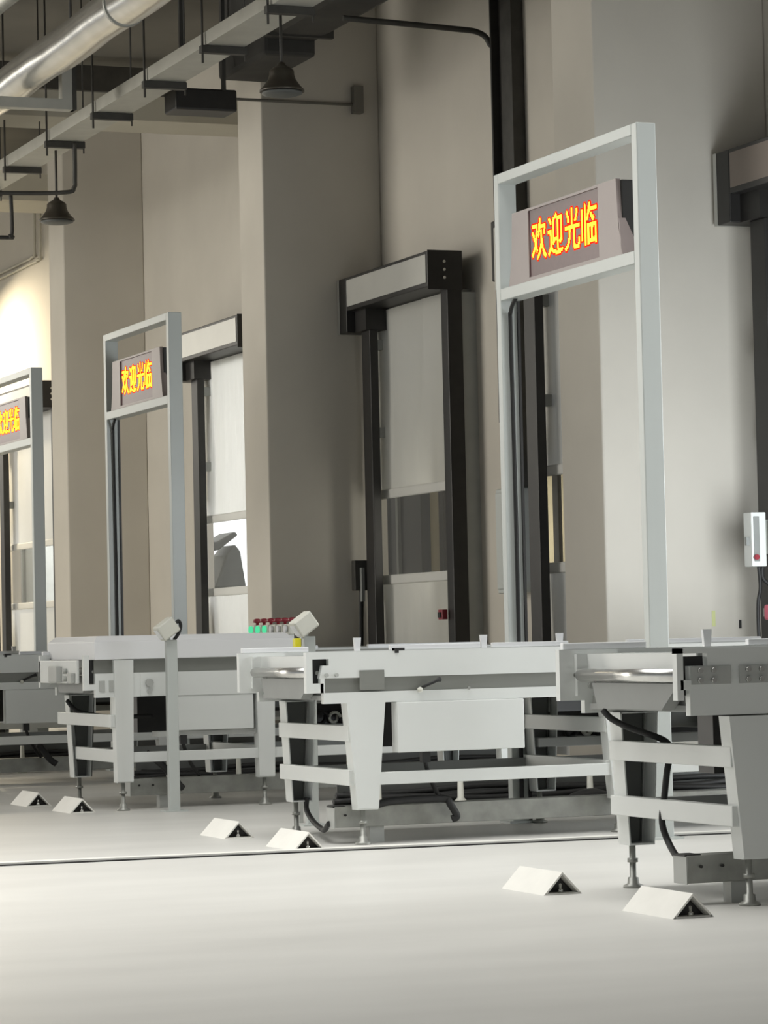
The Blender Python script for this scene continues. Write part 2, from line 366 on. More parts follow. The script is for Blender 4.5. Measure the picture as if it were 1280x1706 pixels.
    # far rail with the bolted bearing plate on its inside
    if variant == 'hood':
        obj('recess_shade', MB().box(0.06, LEN, 0.02, 0.045, 0.705, 0.80), 'aluminium', t, label='grey strip for the shade under the hood')  # recess shade put into the grey of this strip
        ec = obj('end_cover', MB().box(0.0, 0.014, 0.13, y1-0.005, 0.655, 0.775), 'white_paint', t, bevel=0.004)
        obj('terminal_box', MB().box(-0.03, 0.0, 0.42, 0.58, 0.66, 0.745), 'mid_grey', ec, bevel=0.005)
        obj('switch', MB().tube([(0.0, 0.33, 0.72), (-0.02, 0.33, 0.72)], 0.014, 10), 'mid_grey', ec)
        obj('switch', MB().tube([(0.0, 0.33, 0.68), (-0.02, 0.33, 0.68)], 0.014, 10), 'mid_grey', ec)
        obj('socket', MB().box(-0.022, 0.0, 0.17, 0.25, 0.655, 0.71), 'mid_grey', ec, bevel=0.004)
    obj('side_rail', MB().box(0.09, LEN, y1-0.03, y1, 0.587, 0.800).box(0.0, 0.09, y1-0.03, y1, 0.63, 0.80), 'white_paint', t)
    p = obj('bearing_plate', MB().box(0.055, 0.215, y1-0.05, y1-0.03, 0.645, 0.785), 'white_paint', t)
    bolts([(x, z) for x in (0.105, 0.165) for z in (0.722, 0.680)], y1-0.05, 'mid_grey', p, r=0.012)
    obj('cable_guard', MB().box(0.026, 0.11, 0.032, 0.06, 0.655, 0.775), 'black_rubber', t)  # black block filling the notch behind the side rail
    obj('belt', MB().box(0.10, LEN, 0.05, y1-0.05, 0.772, 0.785).box(0.10, LEN, 0.05, y1-0.05, 0.60, 0.62), 'grey_sheet', t)
    obj('deck_sheet', MB().box(0.12, LEN, 0.03, y1-0.03, 0.62, 0.772), 'mid_grey', t)
    ro = obj('end_roller', MB().tube([(0.060, 0.07, 0.715), (0.060, y1-0.07, 0.715)], 0.022, 16), 'steel', t)
    obj('roller_shaft', MB().tube([(0.060, 0.03, 0.715), (0.060, y1-0.03, 0.715)], 0.009, 10), 'galvanised', ro)
    obj('end_plate', MB().box(0.094, 0.10, 0.05, y1-0.05, 0.735, 0.785), 'white_paint', t)
    obj('drip_tray', MB().prism([(0.10, 0.690), (y1-0.16, 0.690), (y1-0.20, 0.606), (0.22, 0.606)], 'x', 0.055, 0.10), 'grey_sheet', t, label='grey tray under the end roller')
    # legs, feet, bars
    for i, lx in enumerate(legs):
        kw = dict(wt=0.105, wb_=0.085, top=0.772) if variant == 'hood' else {}
        yy = -0.008 if variant == 'hood' else 0.0
        for (ly, s) in ((yy, 1), (y1-0.002, -1)):
            l = obj('leg', leg(lx if variant != 'hood' else lx-0.04, ly, s, **(kw if s > 0 else dict(wt=0.14, dep=0.085))), 'white_paint', t)
            if s < 0: obj('leg_shade', leg(lx-0.006, ly-0.0056, s, wt=0.122, wb_=0.076, dep=0.012), 'dark_grey', l, label='dark sheet for the shade inside the leg')  # shade inside the far leg, put in as a dark sheet
            obj('foot', foot(lx-0.013 if variant != 'hood' else lx-0.045, ly+s*0.035), 'galvanised', l, label='threaded steel foot')
        for z0, z1 in ((0.428, 0.493), (0.245, 0.310)):
            dx = -0.03 if variant == 'hood' and z0 > 0.4 and i == 0 else 0.0
            obj('cross_bar', MB().box(lx-0.078+dx, lx-0.040+dx, 0.012, y1+(0.15 if dx else -0.012), z0, z1), 'white_paint', t, bevel=0.003)
    for y0, yb, mm in ((0.006, 0.036, 'white_paint'), (y1-0.036, y1-0.006, 'grey_sheet')):  # far bar greyed, its shade put into the colour
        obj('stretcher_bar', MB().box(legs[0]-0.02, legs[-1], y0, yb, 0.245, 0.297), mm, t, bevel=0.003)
    # electrical box below the rail
    if variant == 'hood':
        bx = obj('control_box', MB().box(0.48, 0.915, 0.004, 0.10, 0.40, 0.582), 'white_paint', t, bevel=0.004)
        obj('base_flange', MB().box(0.40, 0.93, 0.02, 0.14, 0.372, 0.398), 'mid_grey', t)
    elif variant == 'motor':
        bx = None
    else:
        bx = obj('control_box', MB().box(0.395, 0.975, -0.012, 0.055, 0.376, 0.586), 'white_paint', t, bevel=0.004)
    if bx:
        pl = obj('cable_plug', MB().box(0.515, 0.552, 0.015, 0.045, 0.330, 0.376), 'black_rubber', bx)
        obj('cable', MB().tube(bez([(0.533, 0.03, 0.335), (0.55, 0.05, 0.30), (0.60, 0.10, 0.22), (0.66, 0.16, 0.16)]), 0.010, 8), 'black_rubber', pl)
    # gearmotor and clutter slung under the deck
    gm = obj('gear_motor', MB().box(2.02, 2.38, 0.30, 0.58, 0.42, 0.60).tube([(2.02, 0.44, 0.5), (1.75, 0.44, 0.5)], 0.075, 16), 'dark_grey', t)
    obj('motor_cap', MB().tube([(1.75, 0.44, 0.5), (1.71, 0.44, 0.5)], 0.078, 16), 'black_rubber', gm)
    # black drive housing and looped cables under the far rail
    obj('drive_housing', MB().box(0.50, 1.02, y1-0.16, y1-0.05, 0.375, 0.585), 'black_metal', t)
    tr = obj('cable_shelf', MB().box(1.40, 3.4, y1-0.10, y1-0.02, 0.345, 0.385), 'mid_grey', t)
    for k, (a, r_) in enumerate(((1.60, 0.034), (1.68, 0.028), (1.75, 0.036))):
        obj('cable_loop', MB().tube([(a+r_*math.cos(q*PI/8), y1-0.06+0.003*q, 0.42+r_*math.sin(q*PI/8)) for q in range(18)], 0.009, 8), 'black_rubber' if k != 1 else 'sensor_plastic', tr)
    obj('cable_backing', MB().box(1.44, 3.4, y1-0.012, y1-0.006, 0.385, 0.50), 'black_metal', tr)
    # light guides and tabs on top
    for a, b in ((0.02, 0.33), (0.72, 1.16), (1.22, 1.60), (1.9, 2.6)): obj('side_guide', MB().box(a, b, y1-0.02, y1+0.005, 0.800, 0.822), 'bright_paint', t, bevel=0.003)
    for a in (0.565, 1.18, 1.56): obj('guide_tab', MB().hexa([(a-0.017, y1-0.015, 0.858), (a+0.017, y1-0.015, 0.858), (a+0.012, y1-0.015, 0.80), (a-0.012, y1-0.015, 0.80)], [(a-0.017, y1, 0.858), (a+0.017, y1, 0.858), (a+0.012, y1, 0.80), (a-0.012, y1, 0.80)]), 'bright_paint', t)
    obj('black_clip', MB().box(0.395, 0.44, 0.0, 0.03, 0.800, 0.811).box(0.395, 0.412, -0.004, 0.03, 0.79, 0.811), 'black_rubber', t)
    return t
CX = 4.24
C3 = conveyor((CX-0.005, 8.23, 0), 'nearest white conveyor end at the right edge with bolted grey bearing plates', 'motor')
C2 = conveyor((CX+0.03, 11.62, 0), 'white conveyor in the centre with a grey side strip and white control box')
C1 = conveyor((CX, 14.83, 0), 'white conveyor under a bright white hood left of centre', 'hood', legs=(0.25, 1.02, 2.4, 3.75))
C0 = conveyor((CX+0.06, 18.20, 0), 'white conveyor cut by the left edge behind the hooded conveyor')
dup(C0, (CX+0.10, 21.70, 0), 'farthest white conveyor mostly hidden behind the conveyor at left edge')

# trunking on the floor along each conveyor
def trunk(loc, label):
    t = thing('cable_trunking', loc, label, 'cable trunking', 'grey cable trunking along the conveyors')
    b = obj('trunk_body', MB().box(0.0, 3.9, 0, 0.085, 0.068, 0.155), 'galvanised', t, bevel=0.003)
    bolts([(0.045, 0.12), (0.12, 0.12)], 0.0, 'black_metal', b, r=0.005, name='screw')
    obj('end_plate', MB().box(-0.004, 0.0, -0.002, 0.087, 0.066, 0.152), 'mid_grey', t)
    obj('open_edge', MB().box(-0.006, 0.05, 0.004, 0.081, 0.152, 0.158), 'black_rubber', t)
    for a in (0.16, 1.5, 2.8): obj('support_block', MB().box(a, a+0.065, 0.015, 0.07, 0.0, 0.068), 'mid_grey', t)
    return t
T3 = trunk((4.32, 8.36, 0), 'grey cable trunking on the floor under the nearest conveyor')
dup(T3, (4.42, 11.72, 0), 'long grey cable trunking on the floor under the centre conveyor')
dup(T3, (4.52, 14.97, 0), 'grey cable trunking on the floor under the hooded conveyor')
dup(T3, (4.40, 18.36, 0), 'grey cable trunking on the floor at the far left edge')

def hose(name, pts, r, label, cat='cable', m='black_rubber'):
    o = obj(name, MB(pts[0]).tube(bez(pts), r, 10), m); return tag(o, label, cat)
hose('cable', [(4.555, 12.42, 0.16), (4.545, 12.40, 0.11), (4.53, 12.28, 0.066), (4.485, 12.05, 0.045), (4.435, 11.88, 0.055), (4.412, 11.77, 0.085)], 0.012, 'thin black cable curving from far centre foot to the trunking end')
hose('hose', [(4.59, 11.69, 0.158), (4.66, 11.68, 0.172), (4.80, 11.675, 0.176), (4.90, 11.67, 0.172), (4.915, 11.655, 0.15), (4.945, 11.66, 0.10), (4.925, 11.665, 0.088)], 0.016, 'black corrugated hose lying along the centre cable trunking', 'hose')
hose('cable', [(4.29, 8.87, 0.602), (4.312, 8.85, 0.572), (4.366, 8.83, 0.542), (4.474, 8.80, 0.498), (4.48, 8.77, 0.46), (4.457, 8.75, 0.40), (4.44, 8.74, 0.322), (4.424, 8.73, 0.236), (4.433, 8.70, 0.167), (4.40, 8.56, 0.115), (4.33, 8.42, 0.112)], 0.011, 'black cable looping down behind the nearest conveyor cross bars')
hose('cable', [(4.35, 15.55, 0.56), (4.40, 15.50, 0.50), (4.55, 15.4, 0.47), (4.75, 15.3, 0.47)], 0.012, 'black cable sagging under the hooded conveyor end')
hose('cable', [(4.60, 14.95, 0.29), (4.68, 14.92, 0.22), (4.76, 14.90, 0.12), (4.78, 14.90, 0.10)], 0.018, 'thick black cable hanging below the hooded conveyor')
hose('hose', [(5.96, 12.94, 0.03), (6.05, 12.97, 0.045), (6.15, 13.03, 0.075), (6.26, 13.08, 0.085), (6.36, 13.1, 0.06)], 0.026, 'black hose end lying on the floor behind the centre conveyor', 'hose')
def tangle(loc, L, label):
    t = thing('cable_ladder', loc, label, 'cable ladder', 'low dark cable ladders between the conveyors')
    obj('ladder_body', MB().box(0, L, 0.0, 0.10, 0.045, 0.075), 'dark_grey', t)
    for a in (0.2, 1.1, 2.2): obj('ladder_foot', MB().box(a, a+0.05, 0.02, 0.08, 0.0, 0.045), 'mid_grey', t)
    for k in range(5):
        obj('cable', MB().tube(bez([(0.02*k+L*q/7, 0.02+0.018*k, 0.09+0.018*(k % 3)+0.012*math.sin(q*1.9+k*2)) for q in range(8)], 6), 0.014, 8), 'black_rubber', t)
    obj('back_plate', MB().box(0.05, L, 0.10, 0.108, 0.045, 0.215), 'dark_grey', t)
    for a in (0.20, 0.62, 1.3): obj('fitting', MB().lathe((a, -0.05, 0), [(0.03, 0), (0.03, 0.075), (0.016, 0.09), (0.013, 0.185)], 12), 'sensor_plastic', t)
    return t
tangle((4.98, 13.20, 0), 2.6, 'dark cable ladder on the floor between centre and hooded conveyors')
tangle((4.98, 16.45, 0), 2.6, 'dark cable ladder on the floor behind the hooded conveyor')
tangle((4.60, 19.85, 0), 2.6, 'dark cable ladder on the floor at the far left edge')
hose('cable', [(4.93, 18.30, 0.24), (4.99, 18.27, 0.15), (5.03, 18.25, 0.115)], 0.02, 'black cable dropping to the far left trunking')

# ------------------------------------------------------------------ sign gantries
ROWS = dict(
 a='000600 000600 000600 7fce00 7fcffe 00cffe 00cc06 60dd8c 71998c 39b98c 199180 1f8180 0f01c0 0701c0 0701c0 0703c0 0f8360 1d8760 38c630 708e38 e01c1c 40381e 00700f 004002',
 b='000400 001e00 707dfe 38e1fe 1cc186 0cc186 00c186 00c186 00c186 fcc186 fcc186 1cc186 0cc186 0cc186 0cff86 0cfd8e 0de1be 0c8198 0c0180 1e0180 3f0180 73f8ff e0fffe 400ff0',
 c='001800 081818 1c1818 0c1818 0e1830 061830 071860 0718e0 001800 001800 7fffff 7fffff 01c300 01c300 018300 018300 018300 038300 030303 070303 0e0303 3c0387 f803fe 6001fe',
 d='040c00 060c00 061c00 c61fff c63fff c63800 c67300 c66380 c6e1e0 c6c0f0 c60060 c60000 c67ffe c67ffe c671c6 c67186 c67186 c67186 c67186 c67186 c671ce 067ffe 067ffe 067006')
def led(grow):
    """LED matrix text, in cells: returns list of (col0, col1, row) runs"""
    W_, H_ = 4*27+4, 30; g = [[0]*W_ for _ in range(H_)]
    for n, k in enumerate('abcd'):
        for j, h in enumerate(ROWS[k].split()):
            v = int(h, 16)
            for i in range(24):
                if v >> (23-i) & 1: g[j+3][3+n*27+i] = 1
    if grow:  # widened copy that carries the drawn red glow
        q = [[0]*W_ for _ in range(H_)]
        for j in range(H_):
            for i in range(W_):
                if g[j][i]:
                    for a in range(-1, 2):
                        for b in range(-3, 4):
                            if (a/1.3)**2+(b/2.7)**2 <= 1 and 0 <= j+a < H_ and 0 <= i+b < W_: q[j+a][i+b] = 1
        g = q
    out = []
    for j in range(H_):
        i = 0
        while i < W_:
            if g[j][i]:
                k = i
                while k < W_ and g[j][k]: k += 1
                out.append((i, k, j)); i = k
            else: i += 1
    return out
def gantry(loc, label, w=1.47):
    t = thing('sign_gantry', loc, label, 'gantry', 'pale steel sign gantries over the conveyors')
    for y in (0.0, w-0.05):
        p = obj('post', MB().box(0, 0.09, y, y+0.05, 0, 2.968), 'gantry_paint', t, bevel=0.004)
        obj('base_plate', MB().box(-0.03, 0.12, y-0.03, y+0.08, 0, 0.01), 'gantry_paint', p)
    obj('top_beam', MB().box(0.0, 0.09, 0.05, w-0.05, 2.921, 2.968), 'gantry_paint', t, bevel=0.003)
    obj('lower_beam', MB().box(0.0, 0.09, 0.05, w-0.05, 2.383, 2.438), 'gantry_paint', t, bevel=0.003)
    yc = w-0.05
    obj('cable', MB().tube(bez([(0.03, yc-0.10, 2.385), (0.035, yc-0.03, 2.33), (0.04, yc-0.014, 2.2), (0.045, yc-0.012, 1.2), (0.04, yc-0.012, 0.05)]), 0.010, 8), 'black_rubber', t, label='black cable down the far post')
    obj('cable_cover', MB().box(0.078, 0.09, yc-0.012, yc, 0.0, 2.383), 'black_metal', t)
    return t
def sign(loc, label):
    """loc is the near lower corner of the housing; local x = depth from the front, y along the gantry"""
    t = thing('led_sign', loc, label, 'sign', 'red LED welcome signs on the gantries')
    obj('housing', MB().box(0.02, 0.10, 0.0, 1.10, 0.0, 0.325), 'black_metal', t, bevel=0.004)
    b = MB()   # flared front frame around the panel
    yo, zo = (-0.005, 1.105), (0.0, 0.33)
    yi, zi = (0.19, 0.91), (0.018, 0.318)
    outer = [(-0.035, 0.0), (1.135, 0.0), (1.10, 0.13), (1.085, 0.33), (0.015, 0.33), (0.0, 0.13)]
    fr = [(yi[0], zi[0]), (yi[1], zi[0]), (yi[1], zi[1]), (yi[0], zi[1])]
    def ring(x): return [(x, *p) for p in outer], [(x, *p) for p in fr]
    o0, i0 = ring(0.0); o1, i1 = ring(0.022)
    V = o0+i0+o1+i1
    F = [(0, 1, 7, 6), (1, 2, 8, 7), (2, 3, 8), (3, 4, 9, 8), (4, 5, 9), (5, 0, 6, 9)]
    F2 = [tuple(10+i for i in f[::-1]) for f in F]
    side = [(i, (i+1) % 6, 10+(i+1) % 6, 10+i) for i in range(6)]+[(6+i, 16+i, 16+(i+1) % 4, 6+(i+1) % 4) for i in range(4)]
    b.poly(F+F2+side, V)
    obj('bezel', b, 'bezel', t, label='pale pinkish front frame')
    obj('side_gusset', MB().hexa([(0.0, -0.03, 0.0), (0.095, -0.03, 0.0), (0.03, -0.008, 0.16), (0.0, -0.008, 0.16)], [(0.0, -0.025, 0.0), (0.095, -0.025, 0.0), (0.03, -0.003, 0.16), (0.0, -0.003, 0.16)]), 'bezel', t)
    pn = obj('panel', MB().box(0.006, 0.02, yi[0], yi[1], zi[0], zi[1]), 'led_panel', t, label='dark display panel, red glow in its colour')
    # reading direction: left of the text is the far end (high y)
    ty1, tz1, cw, chh = 0.905, 0.270, 0.715/112, 0.0076
    for grow, x, mm, nm in ((1, 0.0055, 'glow_red', 'red_glow_rim'), (0, 0.0045, 'led_yellow', 'lettering')):
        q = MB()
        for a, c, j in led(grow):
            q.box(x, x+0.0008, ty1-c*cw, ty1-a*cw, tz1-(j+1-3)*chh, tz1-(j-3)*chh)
        obj(nm, q, mm, pn, label='yellow Chinese welcome characters' if not grow else 'red glow rim drawn around the characters')
    return t
G = [((5.585, 11.09, 0), 'largest sign gantry, pale steel frame around the centre conveyor'),
     ((5.815, 18.24, 0), 'middle sign gantry, grey steel frame behind the hooded conveyor'),
     ((5.935, 22.06, 0), 'farthest sign gantry, darker steel frame cut by the left edge')]
for l, lb in G: gantry(l, lb)
SL = ['largest LED sign reading the yellow Chinese welcome, on the nearest gantry',
      'LED sign with yellow Chinese welcome on the middle gantry left of the dark pillar',
      'LED sign with yellow Chinese characters cut off by the left edge']
s0 = sign((G[0][0][0]+0.012, 11.305, 2.438), SL[0])
for k in (1, 2): dup(s0, (G[k][0][0]+0.012, G[k][0][1]+0.215, 2.438), SL[k])

# ------------------------------------------------------------------ floor guards in front of the conveyors
def guard(loc, label):
    t = thing('floor_guard', loc, label, 'floor guard', 'white triangular floor guards before the conveyors')
    w, h, L, th = 0.069, 0.073, 0.34, 0.006
    for s in (-1, 1):
        obj('plate', MB().prism([(s*w, 0.0), (0, h), (0, h-th*1.35), (s*(w-th*1.4), 0.0)], 'y', 0, L), 'cream_paint', t)
    obj('base', MB().box(-w+0.006, w-0.006, 0.0, L, 0.0, 0.005), 'cream_paint', t)
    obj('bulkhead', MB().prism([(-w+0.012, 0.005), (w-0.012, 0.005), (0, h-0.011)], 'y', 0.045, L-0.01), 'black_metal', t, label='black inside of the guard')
    b = obj('anchor_bolt', MB().lathe((0, 0.020, 0.005), [(0.009, 0.0), (0.009, 0.012), (0.005, 0.012), (0.005, 0.028), (0.002, 0.030)], 10), 'steel', t)
    return t
g0 = guard((4.150, 8.00, 0), 'white triangular floor guard nearest the camera, lower right')
for p, lb in [((4.176, 8.97, 0), 'white triangular floor guard just left of the nearest one at right'),
              ((4.220, 11.49, 0), 'white floor guard on the floor line in front of the centre conveyor'),
              ((4.225, 12.38, 0), 'white floor guard up left of the one touching the floor line'),
              ((4.213, 14.80, 0), 'white floor guard in front of the near leg of the hooded conveyor'),
              ((4.197, 15.59, 0), 'farthest left white floor guard beside the hooded conveyor')]:
    dup(g0, p, lb)

st = thing('floor_strip', (2.0, 11.40, 0), 'thin pale metal strip running across the floor to the centre conveyor', 'floor strip')
obj('strip_plate', MB((2.0, 11.40, 0)).hexa([(1.0, 11.62, 0.0), (8.4, 11.03, 0.0), (8.4, 11.10, 0.0), (1.0, 11.69, 0.0)], [(1.0, 11.62, 0.012), (8.4, 11.03, 0.012), (8.4, 11.10, 0.012), (1.0, 11.69, 0.012)]), 'cream_paint', st)
obj('strip_shadow', MB((2.0, 11.40, 0)).hexa([(1.0, 11.605, 0.0), (8.4, 11.015, 0.0), (8.4, 11.03, 0.0), (1.0, 11.62, 0.0)], [(1.0, 11.605, 0.005), (8.4, 11.015, 0.005), (8.4, 11.03, 0.005), (1.0, 11.62, 0.005)]), 'black_rubber', st)  # black line painted as the shadow along the strip

# ------------------------------------------------------------------ scanner posts
def scanner(loc, ang, label):
    t = thing('scanner_post', loc, label, 'scanner post', 'slim posts with tilted scanner heads')
    obj('post', MB().box(-0.028, 0.028, -0.02, 0.02, 0.0, 0.87), 'gantry_paint', t, bevel=0.004)
    obj('base_plate', MB().box(-0.06, 0.06, -0.05, 0.05, 0.0, 0.008), 'gantry_paint', t)
    c = math.cos(ang); s = math.sin(ang)
    def R(x, y, z): return (x*c-z*s-0.026, y, 0.925+x*s+z*c)
    q = [R(-0.05, 0, -0.042), R(0.052, 0, -0.042), R(0.052, 0, 0.042), R(-0.05, 0, 0.042)]
    hd = obj('scanner_head', MB().hexa([(a, -0.05, z) for a, _, z in q], [(a, 0.03, z) for a, _, z in q]), 'sensor_plastic', t, bevel=0.008)
    obj('scanner_window', MB().hexa([R(-0.053, -0.04, -0.026), R(-0.053, 0.02, -0.026), R(-0.053, 0.02, 0.026), R(-0.053, -0.04, 0.026)], [R(-0.049, -0.04, -0.026), R(-0.049, 0.02, -0.026), R(-0.049, 0.02, 0.026), R(-0.049, -0.04, 0.026)]), 'bright_paint', hd)
    obj('head_bracket', MB().box(-0.03, -0.006, -0.012, 0.012, 0.86, 0.90), 'mid_grey', t)
    obj('cable', MB().tube(bez([(0.02, 0.0, 0.945), (0.045, 0.01, 0.965), (0.058, 0.015, 0.94), (0.045, 0.015, 0.90), (0.02, 0.01, 0.87)]), 0.009, 8), 'black_rubber', t, label='black cable loop')
    return t
SP = scanner((4.634, 14.594, 0), math.radians(35), 'slim pale post with tilted scanner head before the hooded conveyor')
s2 = dup(SP, (4.792, 13.0, 0), 'scanner head and post at far end of the hood beside yellow knob')
for ch in [c for c in bpy.data.objects if c.parent == s2 and c.name.startswith('cable')]: bpy.data.objects.remove(ch)
t = thing('emergency_stop', (4.62, 13.6, 0), 'yellow emergency stop post between hood end and second scanner head', 'emergency stop')
obj('stop_body', MB((4.62, 13.6, 0)).box(4.80, 4.83, 13.2, 13.24, 0.80, 0.862), 'yellow_plastic', t, bevel=0.004)
obj('stop_stand', MB((4.62, 13.6, 0)).box(4.805, 4.825, 13.21, 13.23, 0.0, 0.80), 'mid_grey', t)
obj('stop_knob', MB((4.62, 13.6, 0)).box(4.805, 4.825, 13.21, 13.23, 0.862, 0.89), 'black_rubber', t)

# ------------------------------------------------------------------ row of indicator boxes beyond the hood
t = thing('console_stand', (5.82, 16.3, 0), 'pale stand behind the hood that carries the indicator boxes', 'stand')
obj('stand_top', MB((5.82, 16.3, 0)).box(5.76, 5.88, 15.98, 16.72, 0.86, 0.885), 'white_paint', t)
for yy in (16.05, 16.65): obj('stand_leg', MB((5.82, 16.3, 0)).box(5.80, 5.84, yy-0.02, yy+0.02, 0, 0.86), 'white_paint', t)
IL = [(16.65, 'green'), (16.53, 'green'), (16.41, 'green'), (16.29, 'clear'), (16.17, 'clear'), (16.05, 'clear')]
nm = ['leftmost of the three lit', 'middle of the three lit', 'rightmost of the three lit', 'just right of the lit ones', 'second from the scanner head', 'right beside the scanner head']
for (yy, k), n_ in zip(IL, nm):
    q = thing('indicator_box', (5.82, yy, 0.885), 'red knobbed box with '+('green lamp, ' if k == 'green' else 'pale lamp, ')+n_, 'indicator box', 'indicator boxes beyond the hood')
    obj('box', MB().box(-0.035, 0.035, -0.04, 0.04, 0.0, 0.062), 'sensor_plastic', q, bevel=0.008)
    obj('lamp', MB().tube([(-0.035, 0, 0.035), (-0.05, 0, 0.035)], 0.021, 14), 'green_lamp' if k == 'green' else 'bright_paint', q, label='green lamp' if k == 'green' else 'pale lamp')
    obj('red_knob', MB().lathe((0.0, 0, 0.062), [(0.009, 0.0), (0.009, 0.012), (0.026, 0.016), (0.024, 0.032), (0.008, 0.038)], 14), 'red_plastic', q, label='dark red knob')

# ------------------------------------------------------------------ things on the wall and pillars
t = thing('cable_riser', (8.9, 19.75, 1.9), 'wide dark vertical cable channel on the wall behind the largest gantry', 'cable channel')
obj('channel', MB((8.9, 19.75, 1.9)).box(8.90, XW-0.004, 19.64, 19.86, 1.92, WALL_TOP), 'dark_conduit', t)
obj('channel_rim', MB((8.9, 19.75, 1.9)).box(8.84, XW-0.004, 19.86, 19.885, 2.4, WALL_TOP), 'black_metal', t)
obj('junction_box', MB((8.9, 19.75, 1.9)).box(8.83, XW-0.004, 19.70, 19.93, 3.43, 3.87), 'black_metal', t, bevel=0.01)
t = thing('electrical_cabinet', (8.9, 19.75, 1.15), 'pale electrical cabinet on the wall left of the largest gantry', 'cabinet')
obj('cabinet_body', MB((8.9, 19.75, 1.15)).box(8.86, XW, 19.70, 20.02, 1.16, 1.92), 'gantry_paint', t, bevel=0.008)
obj('cabinet_door', MB((8.9, 19.75, 1.15)).box(8.845, 8.86, 19.72, 20.00, 1.19, 1.89), 'gantry_paint', t, bevel=0.005)
tag(obj('conduit', MB((8.9, 19.9, 5.2)).tube(bez([(7.75, 20.03, 5.33), (8.6, 20.03, 5.30), (8.82, 20.03, 5.28), (8.90, 20.02, 5.20), (8.92, 20.0, 5.05), (8.93, 19.98, 3.9)]), 0.022, 10), 'dark_conduit'), 'dark pipe crossing the top then bending down the wall', 'pipe')
tag(obj('conduit', MB((8.2, 22.46, 5.1)).tube([(7.0, 22.46, 5.17), (8.8, 22.46, 5.17)], 0.012, 8), 'ceiling_paint'), 'thin dark pipe across the dark side of the middle pillar', 'pipe')
tag(obj('junction_box', MB((8.75, 22.44, 5.1)).box(8.76, 8.84, 22.42, 22.50, 5.10, 5.32), 'ceiling_paint'), 'small dark box at the end of thin pipe on middle pillar', 'junction box')
YZ = 16.10
o = (8.58, 15.6, 1.22)
t = thing('switch_box', o, 'pale switch box with grey plate and red knob at the right edge', 'switch')
obj('box', MB(o).box(8.528, 8.625, 15.57, 15.67, 1.225, 1.545), 'white_paint', t, bevel=0.006)
obj('wall_bracket', MB(o).box(8.625, 8.70, 15.60, 15.66, 1.30, 1.50), 'mid_grey', t)
obj('switch_plate', MB(o).box(8.540, 8.578, 15.564, 15.57, 1.255, 1.52), 'grey_sheet', t, bevel=0.003, label='dark grey switch plate')
obj('red_knob', MB(o).tube([(8.548, 15.564, 1.28), (8.548, 15.545, 1.28)], 0.016, 12), 'red_plastic', t, label='red knob')
obj('key', MB(o).box(8.508, 8.528, 15.60, 15.62, 1.35, 1.40), 'grey_sheet', t)
hose('cable', [(8.585, 15.60, 1.225), (8.592, 15.60, 1.1), (8.572, 15.60, 0.95), (8.58, 15.60, 0.4), (8.575, 15.60, 0.0)], 0.011, 'black cable hanging below the switch box at the right edge')
hose('cable', [(8.61, 15.60, 1.225), (8.615, 15.60, 1.15), (8.68, 15.56, 1.09)], 0.012, 'short black cable curling below the switch box at the frame edge')
o = (8.63, 15.56, 0.9)
t = thing('stop_button', o, 'pink red push button box at the right edge below the switch', 'push button')
obj('button_box', MB(o).box(8.598, 8.68, 15.50, 15.58, 0.91, 1.0), 'pink_plastic', t, bevel=0.012)
obj('button', MB(o).box(8.618, 8.655, 15.48, 15.50, 0.94, 0.98), 'black_rubber', t)
obj('mount', MB(o).box(8.64, 8.72, 15.58, 15.66, 0.93, 0.98), 'mid_grey', t)
tag(obj('warning_plate', MB((8.65, 15.55, 1.25)).box(8.633, 8.69, 15.54, 15.555, 1.25, 1.50), 'yellow_tape'), 'yellow green plate cut by the right edge beside the switch box', 'plate')
tag(obj('tape_strip', MB((8.535, YZ, 0.9)).box(8.530, 8.553, YZ-0.003, YZ, 0.88, 0.975), 'yellow_tape'), 'short yellow tape strip low on the bright pillar side', 'tape')
tag(obj('marker_pen', MB((8.715, YZ, 0.86)).box(8.713, 8.725, YZ-0.012, YZ, 0.865, 0.915), 'black_rubber'), 'small black clip low on the bright pillar side', 'clip')
t = thing('door_sensor', (8.6, 20.72, 1.0), 'dark red sensor on the near jamb of the closed grey door', 'sensor')
obj('sensor_body', MB((8.6, 20.72, 1.0)).box(8.70, 8.745, 20.70, 20.78, 0.985, 1.06), 'red_plastic', t, bevel=0.004)
obj('sensor_lens', MB((8.6, 20.72, 1.0)).box(8.69, 8.70, 20.715, 20.765, 1.0, 1.04), 'black_rubber', t)
t = thing('door_control', (8.75, 22.34, 1.3), 'dark control box with cable left of the closed grey door', 'control box')
obj('control_body', MB((8.75, 22.34, 1.3)).box(8.62, 8.76, 22.28, 22.36, 1.24, 1.48), 'dark_conduit', t, bevel=0.006)
obj('control_strip', MB((8.75, 22.34, 1.3)).box(8.66, 8.685, 22.24, 22.28, 1.15, 1.42), 'grey_sheet', t)
obj('control_cable', MB((8.75, 22.34, 1.3)).tube(bez([(8.68, 22.3, 1.24), (8.67, 22.3, 0.9), (8.66, 22.3, 0.0)]), 0.02, 8), 'black_rubber', t)
t = thing('wall_pipe', (8.97, 33.5, 5.3), 'pair of bent conduits on the bright wall at the far left', 'pipe')
for dy, dz in ((0, 0), (0.24, 0.06)):
    obj('conduit_run', MB((8.97, 33.5, 5.3)).tube(bez([(8.965, 36.5, 5.23+dz), (8.965, 33.4+dy, 5.23+dz), (8.965, 32.95+dy, 5.24+dz), (8.965, 32.82+dy, 5.36+dz), (8.965, 32.80+dy, 6.5)]), 0.016, 8), 'beam_paint', t)

